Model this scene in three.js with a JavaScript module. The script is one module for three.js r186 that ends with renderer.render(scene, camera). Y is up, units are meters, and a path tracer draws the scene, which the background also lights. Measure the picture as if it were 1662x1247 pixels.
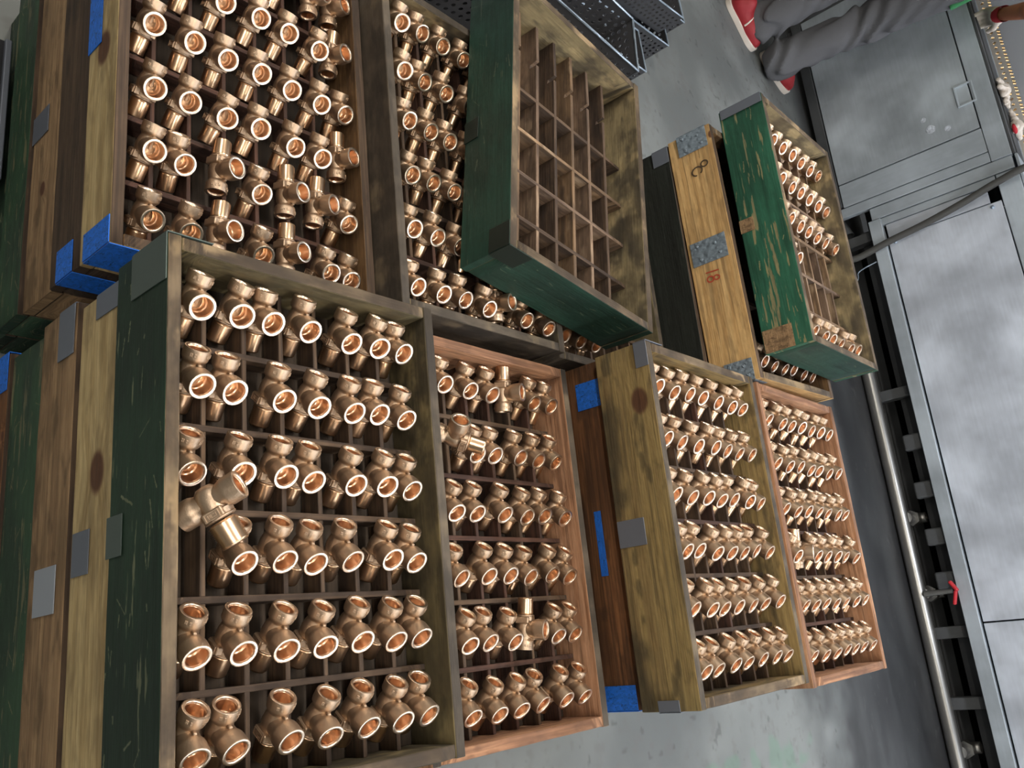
import * as THREE from 'three';
import { mergeGeometries, mergeVertices } from 'three/addons/utils/BufferGeometryUtils.js';
import { RoundedBoxGeometry } from 'three/addons/geometries/RoundedBoxGeometry.js';
import { MarchingCubes } from 'three/addons/objects/MarchingCubes.js';
import { RectAreaLightUniformsLib } from 'three/addons/lights/RectAreaLightUniformsLib.js';

// ------------------------------------------------------------------ camera, lamps, exposure
// metres; x runs away from the photographer to the steel bench, y up, z along the bench.
// The photograph was taken with the camera turned on its side: the world's up points to the picture's right.
const scene = new THREE.Scene();
scene.background = new THREE.Color().setRGB(4.0, 4.1, 4.2);   // overcast sky, seen only through the added high windows
const camera = new THREE.PerspectiveCamera(48.40, 1662 / 1247, 0.05, 60);
{
  const m = new THREE.Matrix4().makeBasis(
    new THREE.Vector3(0.66127, 0.74356, 0.09915),
    new THREE.Vector3(-0.15169, 0.26199, -0.95308),
    new THREE.Vector3(-0.73465, 0.61520, 0.28603));
  camera.quaternion.setFromRotationMatrix(m);
  camera.position.set(0, 1.25, 0);
}
const renderer = new THREE.WebGLRenderer({ antialias: true });
renderer.toneMapping = THREE.LinearToneMapping;
renderer.toneMappingExposure = 1.85;
renderer.shadowMap.enabled = true;
RectAreaLightUniformsLib.init();
const LAMP = { color: 0xfff3e2, cool: 0xf6f8ff, light: 30, glow: 6 };
// ceiling fixtures: [x, z]; each runs along z
const LAMPS = [[-0.95, -1.9], [-0.95, 0.5], [0.75, -2.6], [0.75, -0.3], [0.75, 2.1], [2.9, -0.3], [2.9, 2.0], [5.2, -1.2], [5.2, 1.8]];  // first two, behind the camera, are added to brighten the stack sides
const LAMP_Y = 2.75;

// ------------------------------------------------------------------ small helpers
let seed = 7;
const rnd = () => { seed = (seed * 1664525 + 1013904223) >>> 0; return seed / 4294967296; };
const rr = (a, b) => a + (b - a) * rnd();
const V3 = (x, y, z) => new THREE.Vector3(x, y, z);
const used = {};
const numbered = (n) => { used[n] = (used[n] ?? -1) + 1; return used[n] ? n + '_' + String(used[n]).padStart(3, '0') : n; };
const shade = (o) => { o.castShadow = true; o.receiveShadow = true; return o; };
function tag(o, label, category, group, kind) {
  if (label) o.userData.label = label;
  if (category) o.userData.category = category;
  if (group) o.userData.group = group;
  if (kind) o.userData.kind = kind;
  return o;
}
function thing(name, label, category, group, pos = [0, 0, 0], turn = 0) {
  const o = new THREE.Group(); o.name = numbered(name); scene.add(o);
  o.position.set(...pos); o.rotation.y = turn;
  return tag(o, label, category, group);
}
function part(name, geo, mat, parent, pos, rot) {
  const m = shade(new THREE.Mesh(geo, mat)); m.name = name;
  if (pos) m.position.set(...pos);
  if (rot) m.rotation.set(...rot);
  parent.add(m); return m;
}
function single(name, geo, mat, label, category, group, kind) {
  const m = shade(new THREE.Mesh(geo, mat)); m.name = numbered(name); scene.add(m);
  return tag(m, label, category, group, kind);
}
const struct = (name, geo, mat) => single(name, geo, mat, null, null, null, 'structure');
const boxAt = (x0, x1, y0, y1, z0, z1, r = 0.002) => {
  const sx = x1 - x0, sy = y1 - y0, sz = z1 - z0, rad = Math.min(r, sx * 0.45, sy * 0.45, sz * 0.45);
  return uvMetres(new RoundedBoxGeometry(sx, sy, sz, 2, rad)).translate((x0 + x1) / 2, (y0 + y1) / 2, (z0 + z1) / 2);
};
// uv in metres by the dominant normal
function uvMetres(g, su = 1, sv = 1, ou = 0, ov = 0) {
  const p = g.attributes.position, n = g.attributes.normal, uv = new Float32Array(p.count * 2);
  g.computeBoundingBox();
  const s = new THREE.Vector3(); g.boundingBox.getSize(s);
  const len = s.x >= s.y && s.x >= s.z ? 0 : s.y >= s.z ? 1 : 2;
  for (let i = 0; i < p.count; i++) {
    const c = [p.getX(i), p.getY(i), p.getZ(i)], a = [Math.abs(n.getX(i)), Math.abs(n.getY(i)), Math.abs(n.getZ(i))];
    const d = a[0] >= a[1] && a[0] >= a[2] ? 0 : a[1] >= a[2] ? 1 : 2;
    let o = [0, 1, 2].filter((k) => k !== d);
    if (o[1] === len) o = [o[1], o[0]];
    uv[i * 2] = (c[o[0]] + ou) * su; uv[i * 2 + 1] = (c[o[1]] + ov + d * 0.037) * sv;
  }
  g.setAttribute('uv', new THREE.BufferAttribute(uv, 2));
  return g;
}

// ------------------------------------------------------------------ noise and textures
const hash = (x, y, s) => { let h = (x * 374761393 + y * 668265263 + s * 1274126177) | 0; h = Math.imul(h ^ (h >>> 13), 1274126177); return ((h ^ (h >>> 16)) >>> 0) / 4294967296; };
function vnoise(x, y, s) {
  const xi = Math.floor(x), yi = Math.floor(y), fx = x - xi, fy = y - yi, u = fx * fx * (3 - 2 * fx), v = fy * fy * (3 - 2 * fy);
  const a = hash(xi, yi, s), b = hash(xi + 1, yi, s), c = hash(xi, yi + 1, s), d = hash(xi + 1, yi + 1, s);
  return a + (b - a) * u + (c - a) * v + (a - b - c + d) * u * v;
}
const fbm = (x, y, s, o = 3) => { let t = 0, w = 0.5, k = 0; for (let i = 0; i < o; i++) { t += w * vnoise(x, y, s + i); k += w; x *= 2.03; y *= 2.03; w *= 0.5; } return t / k; };
const sstep = (a, b, x) => { const t = Math.min(1, Math.max(0, (x - a) / (b - a))); return t * t * (3 - 2 * t); };
const lerp3 = (a, b, t) => [a[0] + (b[0] - a[0]) * t, a[1] + (b[1] - a[1]) * t, a[2] + (b[2] - a[2]) * t];
const hex = (h) => [(h >> 16) & 255, (h >> 8) & 255, h & 255];
function dataTex(w, h, fn, srgb = true) {
  const d = new Uint8Array(w * h * 4);
  for (let y = 0; y < h; y++) for (let x = 0; x < w; x++) {
    const c = fn(x / w, y / h), i = (y * w + x) * 4;
    d[i] = Math.max(0, Math.min(255, c[0])); d[i + 1] = Math.max(0, Math.min(255, c[1])); d[i + 2] = Math.max(0, Math.min(255, c[2])); d[i + 3] = 255;
  }
  const t = new THREE.DataTexture(d, w, h, THREE.RGBAFormat);
  t.wrapS = t.wrapT = THREE.MirroredRepeatWrapping; t.magFilter = THREE.LinearFilter; t.minFilter = THREE.LinearMipmapLinearFilter; t.generateMipmaps = true;
  if (srgb) t.colorSpace = THREE.SRGBColorSpace;
  t.needsUpdate = true; return t;
}
// wood: u along the grain (0.6 m), v across (0.15 m)
const WU = 1 / 0.6, WV = 1 / 0.15;
function grainAt(u, v, s) {
  const warp = fbm(u * 3, v * 2.5, s + 11, 2) * 0.55;
  const ring = 0.5 + 0.5 * Math.sin((v * 7 + warp * 4 + s) * 6.283);
  const fine = fbm(u * 9, v * 95, s + 3, 3);
  const streak = fbm(u * 1.6, v * 16, s + 7, 3);
  return ring * 0.13 + fine * 0.45 + streak * 0.42;
}
function woodTex(s, light, dark, o = {}) {
  const L = hex(light), D = hex(dark), grime = hex(o.grime ?? 0x2b2520), P = o.paint !== undefined ? hex(o.paint) : null, P2 = hex(o.paint2 ?? o.paint ?? 0), bare = hex(o.bare ?? 0x8f8458);
  const knots = o.knots ?? [], scr = [];
  if (P) { let q = s * 977 + 13; const r = () => { q = (q * 1664525 + 1013904223) >>> 0; return q / 4294967296; }; for (let i = 0; i < (o.scratch ?? 0); i++) { const a = (r() - 0.5) * (r() < 0.3 ? 2.4 : 0.5); scr.push([r(), r(), Math.cos(a), Math.sin(a) * 4, 0.003 + r() * 0.022, 0.0006 + r() * 0.0016]); } }
  return dataTex(768, 192, (u, v) => {
    let vv = v, dk = 0;
    for (const [ku, kv, kr] of knots) {
      const dx = (u - ku) * 4, dy = v - kv, d = Math.hypot(dx * 0.7, dy), f = Math.exp(-((d / (kr * 2.2)) ** 2));
      vv += f * 0.12 * Math.sign(dy || 1); dk = Math.max(dk, sstep(kr * 1.15, kr * 0.7, d));
    }
    const g = grainAt(u, vv, s), st = fbm(u * 5, v * 3.2, s + 40, 4), sp = fbm(u * 13, v * 8, s + 60, 5);
    const gg = o.blotch ? 0.2 * g + 0.8 * fbm(u * 18, v * 5, s + 21, 5) : g;
    let c = lerp3(D, L, sstep(0.25, 0.72, gg));
    c = lerp3(c, grime, (o.stain ?? 0.5) * sstep(0.48, 0.78, st));
    c = lerp3(c, L, 0.35 * sstep(0.55, 0.25, st));
    c = lerp3(c, grime, 0.5 * sstep(0.55, 0.75, sp) * (o.speck ?? 1));
    c = lerp3(c, grime, 0.45 * (o.streak ?? (o.blotch ? 0.15 : 1)) * sstep(0.57, 0.72, fbm(u * 3, v * 30, s + 33, 3)));
    if (o.pale) c = lerp3(c, hex(o.pale), 0.75 * sstep(0.56, 0.72, fbm(u * 11, v * 4, s + 80, 4)) * sstep(0.3, 0.6, gg));
    c = lerp3(c, [74, 42, 28], dk * 0.8);
    if (P) {
      let cov = 1 - sstep(o.wear ?? 0.72, (o.wear ?? 0.72) + 0.03, fbm(u * 9, v * 26, s + 90, 4) + (o.wearMore ?? 0) * sstep(0.55, 0.75, st));
      for (const [a, b, cx, cy, l, w] of scr) {
        const du = (u - a), dv = (v - b) / 4, t = du * cx + dv * cy / 4, n = Math.abs(-du * cy / 4 + dv * cx);
        if (Math.abs(t) < l && n < w * (0.4 + fbm(u * 200, v * 50, 5, 1))) cov = 0;
      }
      let pc = lerp3(P, P2, sstep(0.35, 0.7, st)); pc = lerp3(pc, [pc[0] * 0.75, pc[1] * 0.75, pc[2] * 0.75], sstep(0.4, 0.8, g) * 0.5);
      c = lerp3(lerp3(c, bare, 0.6), pc, cov);
    }
    const k = 0.93 + 0.14 * fbm(u * 40, v * 40, s + 70, 2);
    return [c[0] * k, c[1] * k, c[2] * k];
  });
}
const grainBump = dataTex(768, 192, (u, v) => { const g = 255 * (0.6 * grainAt(u, v, 5) + 0.4 * fbm(u * 30, v * 16, 9, 3)); return [g, g, g]; }, false);
const woodMat = (s, l, d, o = {}) => new THREE.MeshStandardMaterial({ map: woodTex(s, l, d, o), bumpMap: grainBump, bumpScale: 0.0012, roughness: o.rough ?? 0.82 });
const W = {
  yellow: woodMat(1, 0xc9b486, 0xa68e62, { stain: 0.4, grime: 0x6a5a40, speck: 0.5, streak: 0.4, knots: [[0.72, 0.62, 0.11], [0.76, 0.3, 0.05]] }),
  bright: woodMat(2, 0xd9b57e, 0xbd9560, { stain: 0.25, grime: 0x7d6646, speck: 0.5, knots: [[0.2, 0.8, 0.04]] }),
  tan: woodMat(3, 0xa88b68, 0x80654a, { stain: 0.45, grime: 0x54432f, streak: 0.6, knots: [[0.4, 0.3, 0.05]] }),
  olive: woodMat(4, 0x9a8556, 0x766240, { stain: 0.7, blotch: 0, streak: 0.7, grime: 0x3d3626, knots: [[0.42, 0.55, 0.1]] }),
  brown: woodMat(5, 0x8a5f3c, 0x57381f, { stain: 0.4, grime: 0x3c281a, knots: [[0.75, 0.5, 0.03]] }),
  dark: woodMat(6, 0x5b4938, 0x3a2d24, { stain: 0.5, grime: 0x2a211b }),
  rim: woodMat(7, 0x6f604c, 0x44382b, { stain: 0.55, grime: 0x332b24, pale: 0x9c8666, blotch: 1 }),
  rimgrey: woodMat(8, 0x5a5146, 0x39332c, { blotch: 1, stain: 0.5, grime: 0x2e2925, pale: 0x746753 }),
  pink: woodMat(9, 0xc59a7a, 0xa17556, { stain: 0.3, grime: 0x6d4e3a, speck: 0.5 }),
  pinkrim: woodMat(10, 0xb98c6a, 0x7d5943, { stain: 0.5, grime: 0x5d4232 }),
  inside: woodMat(11, 0x6f6548, 0x474030, { blotch: 1, stain: 0.6, grime: 0x353023, pale: 0x8d7f5a }),
  mould: woodMat(12, 0x8f8262, 0x584e3c, { stain: 0.85, grime: 0x38332b, pale: 0xb09d76, blotch: 1 }),
  insideBrown: woodMat(13, 0x8b6c48, 0x5d452d, { stain: 0.4, grime: 0x42311f }),
  greenDark: woodMat(14, 0x5d5a42, 0x3f3c2e, { paint: 0x213b2b, paint2: 0x182e21, wear: 0.74, scratch: 60, bare: 0x7d8a6c, rough: 0.6 }),
  greenTeal: woodMat(15, 0x5d5a42, 0x3f3c2e, { paint: 0x284c41, paint2: 0x203c34, wear: 0.79, scratch: 40, bare: 0x5f7868, rough: 0.55 }),
  greenWorn: woodMat(16, 0x9a8658, 0x6a5b3c, { paint: 0x2d6650, paint2: 0x22513f, wear: 0.63, scratch: 46, bare: 0x8f9270, rough: 0.6 }),
  greenDull: woodMat(17, 0x6a6344, 0x4a4533, { paint: 0x314f38, paint2: 0x283f30, wear: 0.68, scratch: 80, bare: 0x71765a, rough: 0.65 }),
  black: woodMat(18, 0x33312a, 0x24231f, { paint: 0x1d201d, paint2: 0x232723, wear: 0.8, scratch: 26, bare: 0x3d3d37, rough: 0.6 }),
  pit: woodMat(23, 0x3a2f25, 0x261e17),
  slat: woodMat(19, 0x5f4c3b, 0x3b2e25, { stain: 0.5, grime: 0x2c221c }),
  slatRed: woodMat(20, 0x573b30, 0x36251f, { stain: 0.4, grime: 0x2c1d18 }),
  slatGrey: woodMat(22, 0x86705c, 0x5c4a3e, { stain: 0.5, grime: 0x3f332b, pale: 0x9b8670 }),
  slatPale: woodMat(21, 0x8f7458, 0x64503c, { stain: 0.5, grime: 0x41342a, pale: 0xa8937a }),
};

// a board: rounded, slightly uneven box whose grain follows its longest side; six material groups (+x -x +y -y +z -z)
function boardGeo(sx, sy, sz, r = 0.002, rough = 0.0007) {
  const L = Math.max(sx, sy, sz), n = (s) => (s === L ? 12 : 4);
  const g = new THREE.BoxGeometry(1, 1, 1, n(sx), n(sy), n(sz));
  const p = g.attributes.position, nn = g.attributes.normal, half = [sx / 2, sy / 2, sz / 2], rad = Math.min(r, ...half.map((h) => h * 0.6));
  const ox = rnd() * 50, oz = rnd() * 50, s = Math.floor(rnd() * 1000);
  const map1 = (t, h) => (Math.abs(t) > 0.2 && h * 2 !== L ? (Math.abs(t) > 0.49 ? Math.sign(t) * h : Math.sign(t) * (h - rad)) : t * 2 * h);
  for (let i = 0; i < p.count; i++) {
    const t = [p.getX(i), p.getY(i), p.getZ(i)], c = t.map((q, k) => map1(q, half[k]));
    const q = c.map((e, k) => Math.max(-(half[k] - rad), Math.min(half[k] - rad, e))), d = V3(c[0] - q[0], c[1] - q[1], c[2] - q[2]);
    const l = d.length(); if (l > 1e-9) d.divideScalar(l);
    const along = c[half.indexOf(L / 2)], w = (fbm(along * 28 + ox, (c[0] + c[1] + c[2]) * 30 + oz, s, 2) - 0.5) * 2 * rough;
    p.setXYZ(i, q[0] + d.x * (rad + w), q[1] + d.y * (rad + w), q[2] + d.z * (rad + w));
    nn.setXYZ(i, d.x, d.y, d.z);
  }
  const uvg = uvMetres(g, 1, 1, rnd() * 3, rnd() * 2);
  const uv = uvg.attributes.uv; for (let i = 0; i < uv.count; i++) uv.setXY(i, uv.getX(i) * WU, uv.getY(i) * WV);
  return uvg;
}

// ------------------------------------------------------------------ metals, tape
const mat = (o) => new THREE.MeshStandardMaterial(o);
const castTex = dataTex(256, 256, (u, v) => { const g = 128 + 110 * (fbm(u * 60, v * 60, 3, 3) - 0.5); return [g, g, g]; }, false);
const BR = {
  cast: mat({ color: new THREE.Color().setRGB(0.54, 0.41, 0.30), metalness: 0.95, roughness: 0.42, bumpMap: castTex, bumpScale: 0.0003 }),
  rim: mat({ color: new THREE.Color().setRGB(0.95, 0.80, 0.66), metalness: 1, roughness: 0.30 }),
  bore: mat({ color: new THREE.Color().setRGB(0.86, 0.60, 0.42), metalness: 1, roughness: 0.28 }),
  thread: mat({ color: new THREE.Color().setRGB(0.80, 0.56, 0.37), metalness: 1, roughness: 0.28 }),
};
const steelTex = dataTex(1024, 1024, (u, v) => {
  const n = fbm(u * 5, v * 5, 21, 5), m = fbm(u * 14 + 3, v * 14, 23, 3), b = fbm(u * 12, v * 160, 25, 2), k = 1 + 0.42 * (n - 0.5) + 0.16 * (m - 0.5) + 0.05 * (b - 0.5);
  return [206 * k, 214 * k, 226 * k];
});
const steelRough = dataTex(512, 512, (u, v) => { const k = 255 * (0.36 + 0.34 * fbm(u * 5, v * 5, 31, 4)); return [k, k, k]; }, false);
const dentTex = dataTex(512, 512, (u, v) => { const k = 255 * (0.5 * fbm(u * 4, v * 4, 41, 2) + 0.5 * fbm(u * 11, v * 11, 43, 2)); return [k, k, k]; }, false);
for (const t of [steelTex, steelRough, dentTex]) t.repeat.set(0.8, 0.8);
const ST = {
  panel: mat({ map: steelTex, metalness: 0.2, roughness: 1, roughnessMap: steelRough, bumpMap: dentTex, bumpScale: 0.006 }),
  door: mat({ map: steelTex, color: 0xdcdfdc, metalness: 0.25, roughness: 1, roughnessMap: steelRough, bumpMap: dentTex, bumpScale: 0.012 }),  // panel steel with a darker tint, the worker's shade put into the colour
  frame: mat({ map: steelTex, color: 0xe6eae8, metalness: 0.2, roughness: 0.5 }),
  dull: mat({ map: steelTex, color: 0x6e6d6a, metalness: 0.35, roughness: 0.7 }),
  dark: mat({ color: 0x23242a, metalness: 0.3, roughness: 0.7 }),
  black: mat({ color: 0x141416, metalness: 0.1, roughness: 0.8 }),
  pipe: mat({ color: 0x9a9a98, metalness: 0.85, roughness: 0.32, bumpMap: castTex, bumpScale: 0.0006 }),
  zinc: mat({ color: 0x9aaaba, metalness: 0.45, roughness: 0.34, bumpMap: dentTex, bumpScale: 0.004 }),
  zincDull: mat({ color: 0x747b88, metalness: 0.4, roughness: 0.5 }),
  tinDark: mat({ color: 0x26332f, metalness: 0.3, roughness: 0.5 }),
  tinGreen: mat({ color: 0x5d6a66, metalness: 0.4, roughness: 0.55 }),
  zincPale: mat({ color: 0xaeb6c2, metalness: 0.5, roughness: 0.5 }),
  perf: mat({ color: 0x55565a, metalness: 0.6, roughness: 0.5 }),
};
const tapeTex = dataTex(128, 128, (u, v) => { const k = 0.85 + 0.3 * fbm(u * 14, v * 14, 51, 3) - 0.5 * sstep(0.75, 0.82, fbm(u * 30, v * 30, 53, 2)); return [30 * k, 112 * k, 222 * k]; });
const MT = {
  blue: mat({ map: tapeTex, roughness: 0.6 }),
  red: mat({ color: 0xc22630, roughness: 0.5 }),
  rubber: mat({ color: 0x4a4a48, roughness: 0.7, bumpMap: castTex, bumpScale: 0.001 }),
  cotton: mat({ color: 0xd9d0c6, roughness: 0.95 }),
  redKnit: mat({ color: 0xb52a35, roughness: 0.95 }),
};

// ------------------------------------------------------------------ the room
const floorTex = dataTex(1536, 1536, (u, v) => {          // 9 m x 9 m, x -2..7, z -6..3
  const x = -2 + u * 9, z = -6 + v * 9;
  const n = fbm(x * 3, z * 3, 61, 4), f = fbm(x * 40, z * 40, 63, 3), w = fbm(x * 5 + 9, z * 5, 65, 3);
  let c = lerp3([98, 103, 104], [120, 125, 125], sstep(0.3, 0.7, n));
  c = lerp3(c, [100, 100, 100], 0.4 * sstep(0.55, 0.8, f));
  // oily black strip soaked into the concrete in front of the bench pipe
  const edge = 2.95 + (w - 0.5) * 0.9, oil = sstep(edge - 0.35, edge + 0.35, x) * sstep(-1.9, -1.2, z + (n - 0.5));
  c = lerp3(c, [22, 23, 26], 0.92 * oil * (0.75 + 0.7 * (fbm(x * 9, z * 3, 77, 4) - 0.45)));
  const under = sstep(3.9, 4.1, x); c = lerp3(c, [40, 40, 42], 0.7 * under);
  const gp = fbm(x * 16, z * 16, 67, 2) * sstep(0.3, 0.5, fbm(x * 2.2, z * 2.2, 69, 2)) * sstep(0.25, 0.4, z) * sstep(3.2, 2.5, x); c = lerp3(c, [84, 134, 106], 0.28 * sstep(0.42, 0.6, gp));
  c = lerp3(c, [74, 76, 76], 0.5 * sstep(0.8, 0.84, fbm(x * 34, z * 34, 71, 2)));
  return c;
});
floorTex.wrapS = floorTex.wrapT = THREE.ClampToEdgeWrapping;
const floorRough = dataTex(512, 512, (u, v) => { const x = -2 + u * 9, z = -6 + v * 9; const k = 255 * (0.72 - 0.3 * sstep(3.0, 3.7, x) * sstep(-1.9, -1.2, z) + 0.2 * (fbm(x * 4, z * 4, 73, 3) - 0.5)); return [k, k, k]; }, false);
{
  const RX0 = -2, RX1 = 7, RZ0 = -6, RZ1 = 5, RY = 3.1;
  const fg = new THREE.BoxGeometry(RX1 - RX0, 0.12, RZ1 - RZ0).translate((RX0 + RX1) / 2, -0.06, (RZ0 + RZ1) / 2);
  const p = fg.attributes.position, uv = fg.attributes.uv; for (let i = 0; i < p.count; i++) uv.setXY(i, (p.getX(i) + 2) / 9, (p.getZ(i) + 6) / 9);
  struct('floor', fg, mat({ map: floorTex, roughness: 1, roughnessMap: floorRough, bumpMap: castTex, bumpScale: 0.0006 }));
  const wallM = mat({ color: 0xb9b9b2, roughness: 0.9 }), dim = mat({ color: 0x6f6f6c, roughness: 0.9 }), ceilM = mat({ color: 0xc9c9c4, roughness: 0.9 });
  const bx = (a, b, c, d, e, f) => new THREE.BoxGeometry(b - a, d - c, f - e).translate((a + b) / 2, (c + d) / 2, (e + f) / 2);
  struct('wall_front', bx(RX0 - 0.15, RX0, -0.12, RY + 0.15, RZ0 - 0.15, RZ1 + 0.15), dim);
  struct('wall_back', bx(RX1, RX1 + 0.15, -0.12, RY + 0.15, RZ0 - 0.15, RZ1 + 0.15), wallM);
  struct('wall_left', bx(RX0, RX1, -0.12, RY + 0.15, RZ0 - 0.15, RZ0), wallM);
  // far right wall: band of high windows added to brighten the brass rims
  const WX = [0.6, 2.1, 3.6, 5.1], WW = 1.35, WY0 = 1.9, WY1 = 2.95;
  {
    const gs = [bx(RX0, RX1, -0.12, WY0, RZ1, RZ1 + 0.15), bx(RX0, RX1, WY1, RY + 0.15, RZ1, RZ1 + 0.15), bx(RX0, WX[0], WY0, WY1, RZ1, RZ1 + 0.15), bx(WX[3] + WW, RX1, WY0, WY1, RZ1, RZ1 + 0.15)];
    for (let i = 0; i < 3; i++) gs.push(bx(WX[i] + WW, WX[i + 1], WY0, WY1, RZ1, RZ1 + 0.15));
    struct('wall_right', mergeGeometries(gs), wallM);
    const fr = mat({ color: 0x8c9088, roughness: 0.6 }), glass = new THREE.MeshPhysicalMaterial({ color: 0xffffff, transmission: 1, thickness: 0, roughness: 0.0, ior: 1.5 });
    WX.forEach((x, i) => {
      const o = new THREE.Group(); o.name = 'window_' + (i + 1); o.userData.kind = 'structure'; scene.add(o);
      for (const [a, b, c, d] of [[x, x + WW, WY0, WY0 + 0.05], [x, x + WW, WY1 - 0.05, WY1], [x, x + 0.05, WY0, WY1], [x + WW - 0.05, x + WW, WY0, WY1], [x + WW / 2 - 0.02, x + WW / 2 + 0.02, WY0, WY1]]) part('added_window_frame', bx(a, b, c, d, RZ1 + 0.04, RZ1 + 0.10), fr, o);
      part('pane', bx(x + 0.05, x + WW / 2 - 0.02, WY0 + 0.05, WY1 - 0.05, RZ1 + 0.066, RZ1 + 0.07), glass, o); part('pane', bx(x + WW / 2 + 0.02, x + WW - 0.05, WY0 + 0.05, WY1 - 0.05, RZ1 + 0.066, RZ1 + 0.07), glass, o);
    });
  }
  struct('ceiling', bx(RX0, RX1, RY, RY + 0.15, RZ0, RZ1), ceilM);
  const tubeG = new THREE.CylinderGeometry(0.013, 0.013, 1.18, 12).rotateX(Math.PI / 2), housing = new RoundedBoxGeometry(0.22, 0.06, 1.26, 2, 0.01), capG = new THREE.CylinderGeometry(0.016, 0.016, 0.03, 12).rotateX(Math.PI / 2);
  const white = mat({ color: 0xe8e8e4, roughness: 0.5 }), glow = mat({ color: 0xffffff, emissive: 0xffffff, emissiveIntensity: LAMP.glow, roughness: 0.4 }), rodG = new THREE.CylinderGeometry(0.005, 0.005, RY - LAMP_Y - 0.06, 8);
  LAMPS.forEach(([x, z], i) => {
    const t = thing('ceiling_lamp', ['first', 'second', 'third', 'fourth', 'fifth', 'sixth', 'seventh', 'eighth', 'ninth'][i] + ' white twin tube ceiling lamp, counted from the crates to the bench', 'lamp', 'ceiling tube lamps', [x, LAMP_Y, z]);
    part('housing', housing, white, t, [0, 0.035, 0]);
    for (const s of [-1, 1]) { part('tube', tubeG, glow, t, [s * 0.055, -0.014, 0]); for (const e of [-1, 1]) part('tube_socket', capG, white, t, [s * 0.055, -0.014, e * 0.6]); part('hanger_rod', rodG, white, t, [0, 0.065 + (RY - LAMP_Y - 0.06) / 2, s * 0.45]); }
    const l = new THREE.RectAreaLight(x > 2 ? LAMP.cool : LAMP.color, LAMP.light * (x < 0 ? 0.75 : x > 2 ? 1.15 : 1), 0.15, 1.18); l.position.set(x, LAMP_Y - 0.03, z); l.lookAt(x, 0, z); l.name = 'lamp_light'; scene.add(l);
  });
}

// ------------------------------------------------------------------ crates
const metalSheet = (w, h, d = 0.0012) => new RoundedBoxGeometry(d, h, w, 1, 0.0004);
const nailGeo = new THREE.SphereGeometry(0.0035, 8, 5, 0, 6.2832, 0, 1.5708).rotateZ(Math.PI / 2).scale(0.6, 1, 1);
const T = 0.015;
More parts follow.
